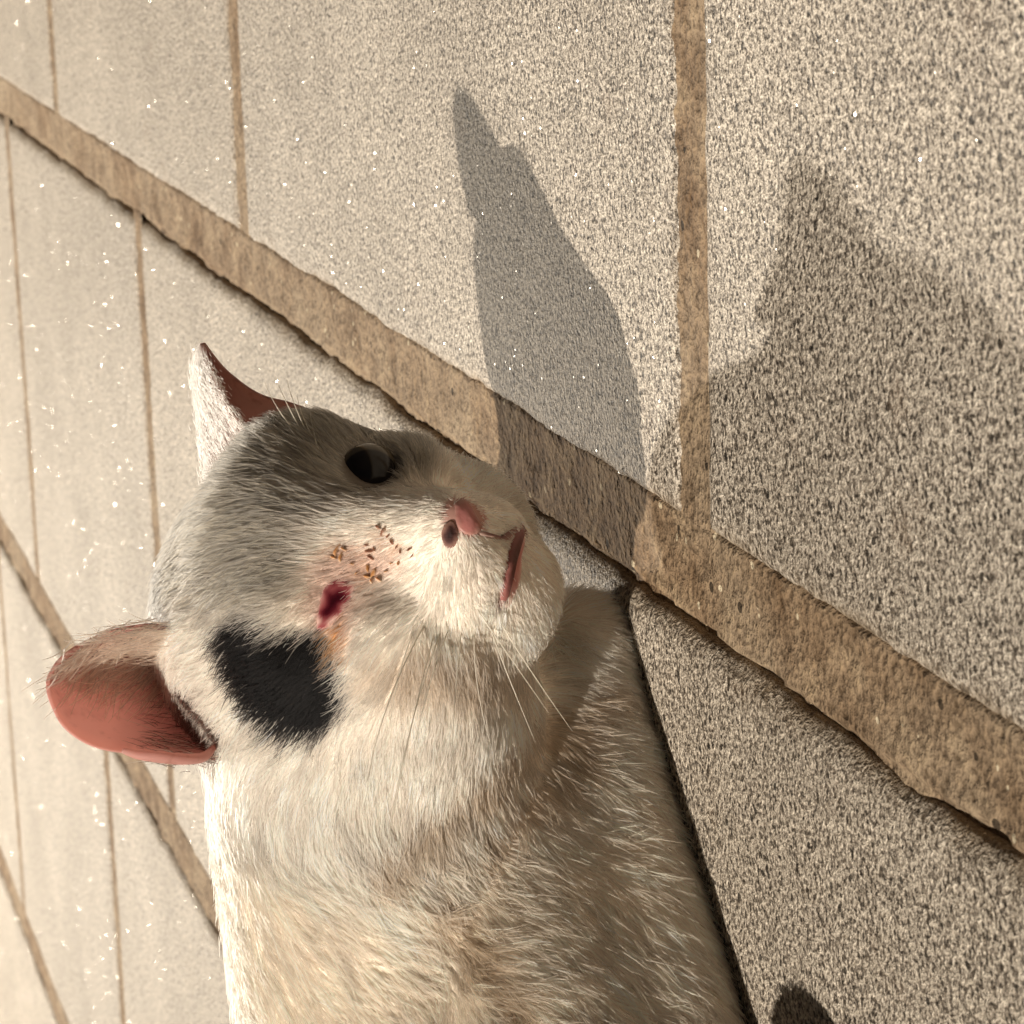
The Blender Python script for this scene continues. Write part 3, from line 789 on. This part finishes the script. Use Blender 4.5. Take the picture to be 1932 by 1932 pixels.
snap_patch('lip_line', [(990, 988), (989, 998), (982, 1024), (970, 1062), (960, 1106), (950, 1146), (942, 1140), (947, 1100), (955, 1060), (965, 1018), (979, 992)], [(0.08, 0.022, 0.02), (0.14, 0.04, 0.036), (0.38, 0.15, 0.13)], 0.09, 0.05, 4, mouth)
snap_patch('lip_line', [(904, 1000), (930, 1008), (962, 1012), (984, 986), (990, 994), (968, 1021), (930, 1017), (902, 1008)], [(0.16, 0.07, 0.06), (0.25, 0.12, 0.10), (0.55, 0.38, 0.31)], 0.02, 0.02, 3, mouth, centre=(942, 1013))
sore = snap_patch('injured_eye', [(650, 1088), (672, 1100), (664, 1130), (646, 1156), (622, 1180), (600, 1192), (596, 1176), (602, 1146), (608, 1112), (626, 1094)], [(0.035, 0.003, 0.006), (0.06, 0.005, 0.010), (0.13, 0.014, 0.022), (0.34, 0.08, 0.085), (0.74, 0.48, 0.41)], 0.03, 0.03, 7, mat=M_WET)
sore['label'] = 'dark red swollen slit of the closed eye'
SCABS = [(634, 1040, 12, 0), (642, 1052, 9, 0), (628, 1052, 6, 0), (648, 1036, 6, 0), (694, 1040, 9, 1), (700, 1052, 7, 1), (690, 1028, 5, 1), (706, 1036, 4, 1), (694, 1072, 8, 0), (704, 1082, 10, 0), (692, 1088, 7, 0), (714, 1094, 7, 0),
         (700, 1098, 5, 0), (722, 1004, 7, 1), (714, 996, 5, 1), (732, 1012, 5, 1), (740, 1022, 6, 1), (748, 1032, 4, 1), (756, 1040, 4, 1), (772, 1036, 5, 1), (752, 1062, 5, 0), (738, 1062, 4, 0), (728, 1078, 4, 0), (664, 1064, 4, 0), (672, 1082, 4, 0), (778, 1048, 3, 1)]
for k, (u, v, a, dark) in enumerate(SCABS):
    th = np.linspace(0, 2 * np.pi, 9, endpoint=False); a *= 0.85; rr = 1 + 0.35 * RNG.uniform(-1, 1, 9); ca = RNG.uniform(0, 3.14)
    x, y = 1.35 * a * rr * np.cos(th), 0.5 * a * rr * np.sin(th)
    col = [(0.14, 0.055, 0.03), (0.22, 0.09, 0.05), (0.60, 0.40, 0.30)] if dark else [(0.34, 0.14, 0.045), (0.46, 0.22, 0.08), (0.72, 0.52, 0.38)]
    snap_patch('scab', np.stack([u + x * math.cos(ca) - y * math.sin(ca), v + x * math.sin(ca) + y * math.cos(ca)], 1), col, 0.06, 0.05, 3, cat, 0.06, k, mat=M_DRY)

# ------------------------------------------------------------------ tail tip curled round beside the body
tail_path = spline([body_at(33.5, 5.0, 5.0), body_at(37.5, 4.0, 3.4), body_at(40.5, -1.0, 1.9), body_at(38.0, -6.0, 1.6), body_at(32.0, -8.0, 1.5), body_at(29.0, -8.0, 1.4)], 60)
tail_r = np.concatenate([np.full(50, 1.3), 1.3 * np.sqrt(np.clip(1 - np.linspace(0, 1, 10) ** 2, 0.02, 1))])
TV, TF = tube(tail_path, tail_r, 20)
tail = link_mesh('tail', TV, TF, simple('dark_tail_skin', (0.03, 0.025, 0.022), 0.8), cat)

# ------------------------------------------------------------------ fur
def sample_mesh(V, F, n, weight):
    q = np.asarray(F); tri = np.concatenate([q[:, [0, 1, 2]], q[:, [0, 2, 3]]])
    a, b, c = V[tri[:, 0]], V[tri[:, 1]], V[tri[:, 2]]
    cr = np.cross(b - a, c - a); ar = np.linalg.norm(cr, axis=1) * 0.5
    wgt = ar * weight((a + b + c) / 3)
    i = RNG.choice(len(tri), n, p=wgt / wgt.sum())
    r1, r2 = np.sqrt(RNG.random(n)), RNG.random(n)
    w0, w1, w2 = 1 - r1, r1 * (1 - r2), r1 * r2
    return a[i] * w0[:, None] + b[i] * w1[:, None] + c[i] * w2[:, None]

def unit(x): return x / (np.linalg.norm(x, axis=-1, keepdims=True) + 1e-9)
def vec_noise(P, s, seed): return np.stack([vnoise(P, s, seed), vnoise(P, s, seed + 1), vnoise(P, s, seed + 2)], 1)

def fur_material(name, rough=0.45):
    m, nt, out = mat_new(name)
    at = nt.nodes.new('ShaderNodeAttribute'); at.attribute_name = 'tint'
    h = nt.nodes.new('ShaderNodeBsdfHairPrincipled'); h.model = 'CHIANG'; h.parametrization = 'COLOR'
    h.inputs['Roughness'].default_value = rough; h.inputs['Radial Roughness'].default_value = 0.6
    h.inputs['Random Roughness'].default_value = 0.2; h.inputs['IOR'].default_value = 1.32; h.inputs['Coat'].default_value = 0.0
    nt.links.new(at.outputs['Color'], h.inputs['Color'])
    df = nt.nodes.new('ShaderNodeBsdfDiffuse'); nt.links.new(at.outputs['Color'], df.inputs['Color'])
    ms = nt.nodes.new('ShaderNodeMixShader'); ms.inputs[0].default_value = 0.37
    nt.links.new(h.outputs[0], ms.inputs[1]); nt.links.new(df.outputs[0], ms.inputs[2]); nt.links.new(ms.outputs[0], out.inputs['Surface'])
    return m

def make_hair(name, roots, dirs, normals, length, lift, tint, radius, parent, mat, npts=5, curl=0.25, clump=None):
    n = len(roots); t = np.linspace(0, 1, npts)
    d0 = unit(dirs * np.cos(lift)[:, None] + normals * np.sin(lift)[:, None])
    droop = unit(dirs - 0.15 * normals)
    side = np.cross(normals, dirs); ph = RNG.uniform(-1, 1, n)[:, None] * curl
    pts = np.empty((n, npts, 3))
    for k, tt in enumerate(t):
        pts[:, k] = roots + length[:, None] * (d0 * (tt - 0.42 * tt * tt) + droop * (0.42 * tt * tt) + side * ph * tt * tt)
        if clump is not None: pts[:, k] += clump * tt ** 1.4
    cu = bpy.data.hair_curves.new(name)
    cu.add_curves([npts] * n)
    cu.attributes['position'].data.foreach_set('vector', (pts * CM).astype(np.float32).ravel())
    ra = cu.attributes.get('radius') or cu.attributes.new('radius', 'FLOAT', 'POINT')
    rad = radius[:, None] * (1 - 0.75 * t[None] ** 1.5)
    ra.data.foreach_set('value', (rad * CM).astype(np.float32).ravel())
    ta = cu.attributes.new('tint', 'FLOAT_COLOR', 'CURVE')
    ta.data.foreach_set('color', np.concatenate([tint, np.ones((n, 1))], 1).astype(np.float32).ravel())
    cu.materials.append(mat)
    o = bpy.data.objects.new(name, cu); scene.collection.objects.link(o)
    o.parent = parent; o['kind'] = 'stuff'
    return o

M_FUR = fur_material('fur')
HEADC = to_world((0, 0.5, -0.5))
def wgt(P):
    vis = (P[:, 0] > -24).astype(float)
    hd = np.clip((8.5 - np.linalg.norm(P - HEADC, axis=1)) / 2.0, 0, 1)
    return vis * (1.0 + 1.6 * hd)
NH = 250000
RT = sample_mesh(CV, CF, NH, wgt)
NN = np.concatenate([sdf_normal(RT[i:i + 60000]) for i in range(0, NH, 60000)])
toc = unit(CAM - RT); keep = ((NN * toc).sum(1) > -0.45) & (RT[:, 2] > 0.15)
RT, NN = RT[keep], NN[keep]
bb = bare(RT); keep = RNG.random(len(RT)) < bb ** 0.7
RT, NN, bb = RT[keep], NN[keep], bb[keep]
q = to_head(RT); rh = np.linalg.norm(q - np.array([0, 0.0, -0.5]), axis=1)
fb = np.clip((rh - 5.2) / 3.0, 0, 1) * np.clip((1.5 - q[:, 1]) / 2.0, 0, 1)        # 1 on the body
hflow = q - (NOSE + np.array([-0.2, 0.6, 0.2]))
hflow[:, 2] += np.where(q[:, 2] < -1.0, -0.6, 0.5)
hflow = unit(hflow) @ HM.T
bflow = np.tile(BAX * 0.75 + np.array([0, 0, -0.75]), (len(RT), 1))
up_ = np.clip(NN[:, 2], 0, 1)[:, None]; bflow = bflow * (1 - up_ * 0.5) + BAX * up_ * 0.8
flow = hflow * (1 - fb[:, None]) + bflow * fb[:, None]
flow = unit(flow) + vec_noise(RT, 0.55, 81) * (0.16 + 0.26 * fb[:, None]) + vec_noise(RT, 1.7, 85) * (0.14 + 0.26 * fb[:, None]) + vec_noise(RT, 4.0, 89) * (0.10 + 0.15 * fb[:, None])
flow = unit(flow - NN * (flow * NN).sum(1, keepdims=True))
dn = np.linalg.norm(RT - NOSE_W, axis=1)
de = np.minimum(np.linalg.norm(RT - EYE_LW, axis=1), np.linalg.norm(RT - EYE_RW, axis=1))
LEN = np.clip(0.16 + 0.13 * dn, 0.2, 1.0) * (1 - fb) + 1.0 * fb
LEN = np.minimum(LEN, 0.22 + 0.28 * de)
LEN = LEN * (0.35 + 0.65 * bb) * RNG.uniform(0.65, 1.2, len(RT))
fold_d = np.full(len(RT), 1e9); uvr = proj(RT)
for line_ in FOLDS:
    for a, b in zip(line_[:-1], line_[1:]):
        a = np.array(a, float); ab = np.array(b, float) - a; t = np.clip(((uvr - a) @ ab) / (ab @ ab), 0, 1)
        fold_d = np.minimum(fold_d, np.linalg.norm(uvr - a - t[:, None] * ab, axis=1))
tuft = np.clip(1.6 - fold_d / 45, 0, 1) * fb
flow = unit(flow + tuft[:, None] * (vec_noise(RT, 1.1, 101) * 0.6 + vec_noise(RT, 3.0, 104) * 0.8)); flow = unit(flow - NN * (flow * NN).sum(1, keepdims=True))
LIFT = np.radians(6 * tuft + 13 + 4 * fb + RNG.normal(0, 5, len(RT)))
TINT = coat(RT, NN, RNG.normal(0, 9, (len(RT), 2)))
TINT = np.clip(TINT * np.clip(RNG.normal(0.97, 0.11, (len(RT), 1)), 0.45, 1.2), 0.006, 0.97)
RADH = np.where(fb > 0.5, 0.0145, 0.0125) * RNG.uniform(0.7, 1.2, len(RT))
cell = np.floor(RT / 0.42 + 0.35 * vec_noise(RT, 2.0, 97)).astype(np.int64)
_, inv = np.unique(cell @ np.array([1, 1009, 1018081]), return_inverse=True)
cnt = np.bincount(inv); CC = np.stack([np.bincount(inv, RT[:, k]) / cnt for k in range(3)], 1)[inv]
capm = inside(GREY_CAP, proj(RT), 20) * np.clip((7.5 - np.linalg.norm(RT - A_CAP, axis=1)) / 0.6, 0, 1)
pale = (RNG.random(len(RT)) < 0.36) * capm
TINT = TINT + (np.array([0.62, 0.54, 0.42]) - TINT) * (pale * 0.8)[:, None]
ctint = RNG.normal(1.0, 0.12, len(cnt))[inv]
TINT = np.clip(TINT * ctint[:, None], 0.006, 0.97)
CLUMP = (CC - RT) * (0.35 + 0.45 * fb[:, None])
make_hair('fur', RT, flow, NN, LEN, LIFT, TINT, RADH, cat, M_FUR, clump=CLUMP)
print('hairs', len(RT))

# hairs on the ears: a fringe over the wide one, down on the back of the narrow one
def ear_fur(W, G, F, n, parent, sel, length, colour, lift, flow_w, tip, rad=0.008):
    nb = 26; idx = RNG.integers(0, len(W), n * 3)
    b = (idx // 26) / 25.0; a = (idx % 26) / 25.0
    pr = sel(a, b); idx = idx[RNG.random(len(idx)) < pr][:n]; b = (idx // 26) / 25.0
    R = W[idx] + RNG.normal(0, 0.09, (len(idx), 3))
    g = W.reshape(26, 26, 3); du = np.gradient(g, axis=0); dv = np.gradient(g, axis=1)
    nn = unit(np.cross(du, dv)).reshape(-1, 3)[idx]
    nn = nn * np.sign((nn * (CAM - R)).sum(1, keepdims=True))
    f = unit(du).reshape(-1, 3)[idx] * tip + unit(np.asarray(flow_w, float)) * (1 - tip) + vec_noise(R, 1.5, 95) * 0.45
    f = unit(f - nn * (f * nn).sum(1, keepdims=True))
    c = colour(b, len(idx))
    make_hair('fur', R + nn * 0.04, f, nn, length * RNG.uniform(0.5, 1.3, len(idx)), np.radians(RNG.normal(lift, 9, len(idx))), c, np.full(len(idx), rad), parent, M_FUR, curl=0.35)
down = to_world((0, 0, 0)) - to_world((0.9, 0, 0.35))
ear_fur(WR, GR, FR, 2200, ear_r, lambda a, b: np.clip(1.1 - b * 1.6, 0.0, 1) * np.clip((a - 0.40) * 3, 0, 1), 1.5,
        lambda b, n: np.clip(np.array([0.86, 0.70, 0.56]) * RNG.uniform(0.7, 1.2, (n, 1)), 0, 1), 34, to_world((1.0, 0, -0.3)) - to_world((0, 0, 0)), 0.45, 0.016)
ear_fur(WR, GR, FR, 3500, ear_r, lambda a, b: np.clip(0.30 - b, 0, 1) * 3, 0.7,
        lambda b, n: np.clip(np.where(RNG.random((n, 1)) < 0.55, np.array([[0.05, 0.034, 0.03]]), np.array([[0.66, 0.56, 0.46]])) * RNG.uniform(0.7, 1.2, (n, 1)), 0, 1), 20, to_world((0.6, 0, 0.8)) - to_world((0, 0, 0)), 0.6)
ear_fur(WL, GL, FL, 9000, ear_l, lambda a, b: np.clip((a - 0.35) * 4, 0, 1) * np.clip((0.90 - b) * 8, 0, 1), 0.27,
        lambda b, n: np.clip(np.array([0.80, 0.74, 0.66]) * RNG.uniform(0.75, 1.1, (n, 1)), 0, 1), 14, to_world((0, -0.3, 1.0)) - to_world((0, 0, 0)), 0.9)

# ------------------------------------------------------------------ whiskers
M_WH = simple('whisker', (0.92, 0.86, 0.74), 0.3, 0.5, trans=0.3)
def whisker(u0, v0, u1, v1, y1, bend, rad=0.018):
    a = hit(u0, v0); b = at_y(u1, v1, y1)
    mid = 0.5 * (a + b) + np.asarray(bend, float)
    t = np.linspace(0, 1, 14)[:, None]
    pth = (1 - t) ** 2 * a + 2 * t * (1 - t) * mid + t ** 2 * b
    V, F = tube(pth, rad * (1 - 0.8 * t[:, 0] ** 1.3), 5)
    link_mesh('whisker', V, F, M_WH, cat)
for wv in [(830, 1195, 719, 1690, 67.5, (0.3, -0.6, 0.5)), (818, 1200, 724, 1640, 66.5, (0.2, -0.8, 0.3)), (800, 1180, 690, 1500, 67, (0, -0.5, 0.6)), (845, 1190, 770, 1480, 68, (0.2, -0.5, 0.3)),
           (870, 1195, 850, 1560, 68, (0.3, -0.4, 0.2)), (895, 1195, 930, 1420, 69, (0.2, -0.5, 0.4)), (925, 1185, 1010, 1400, 69.5, (0.4, -0.5, 0.3)), (945, 1175, 1080, 1380, 70, (0.4, -0.4, 0.4)),
           (900, 1150, 1035, 1345, 69.5, (0.3, -0.5, 0.3)), (780, 1190, 735, 1380, 69, (0, -0.4, 0.3)),
           (568, 812, 519, 709, 74.5, (0.15, -0.3, 0.2)), (578, 815, 541, 716, 74.5, (0.2, -0.3, 0.2)), (592, 830, 560, 745, 74.5, (0.1, -0.3, 0.2)), (556, 815, 500, 722, 75, (0.1, -0.3, 0.25)), (600, 850, 585, 775, 74, (0.1, -0.2, 0.1))]:
    whisker(*wv)
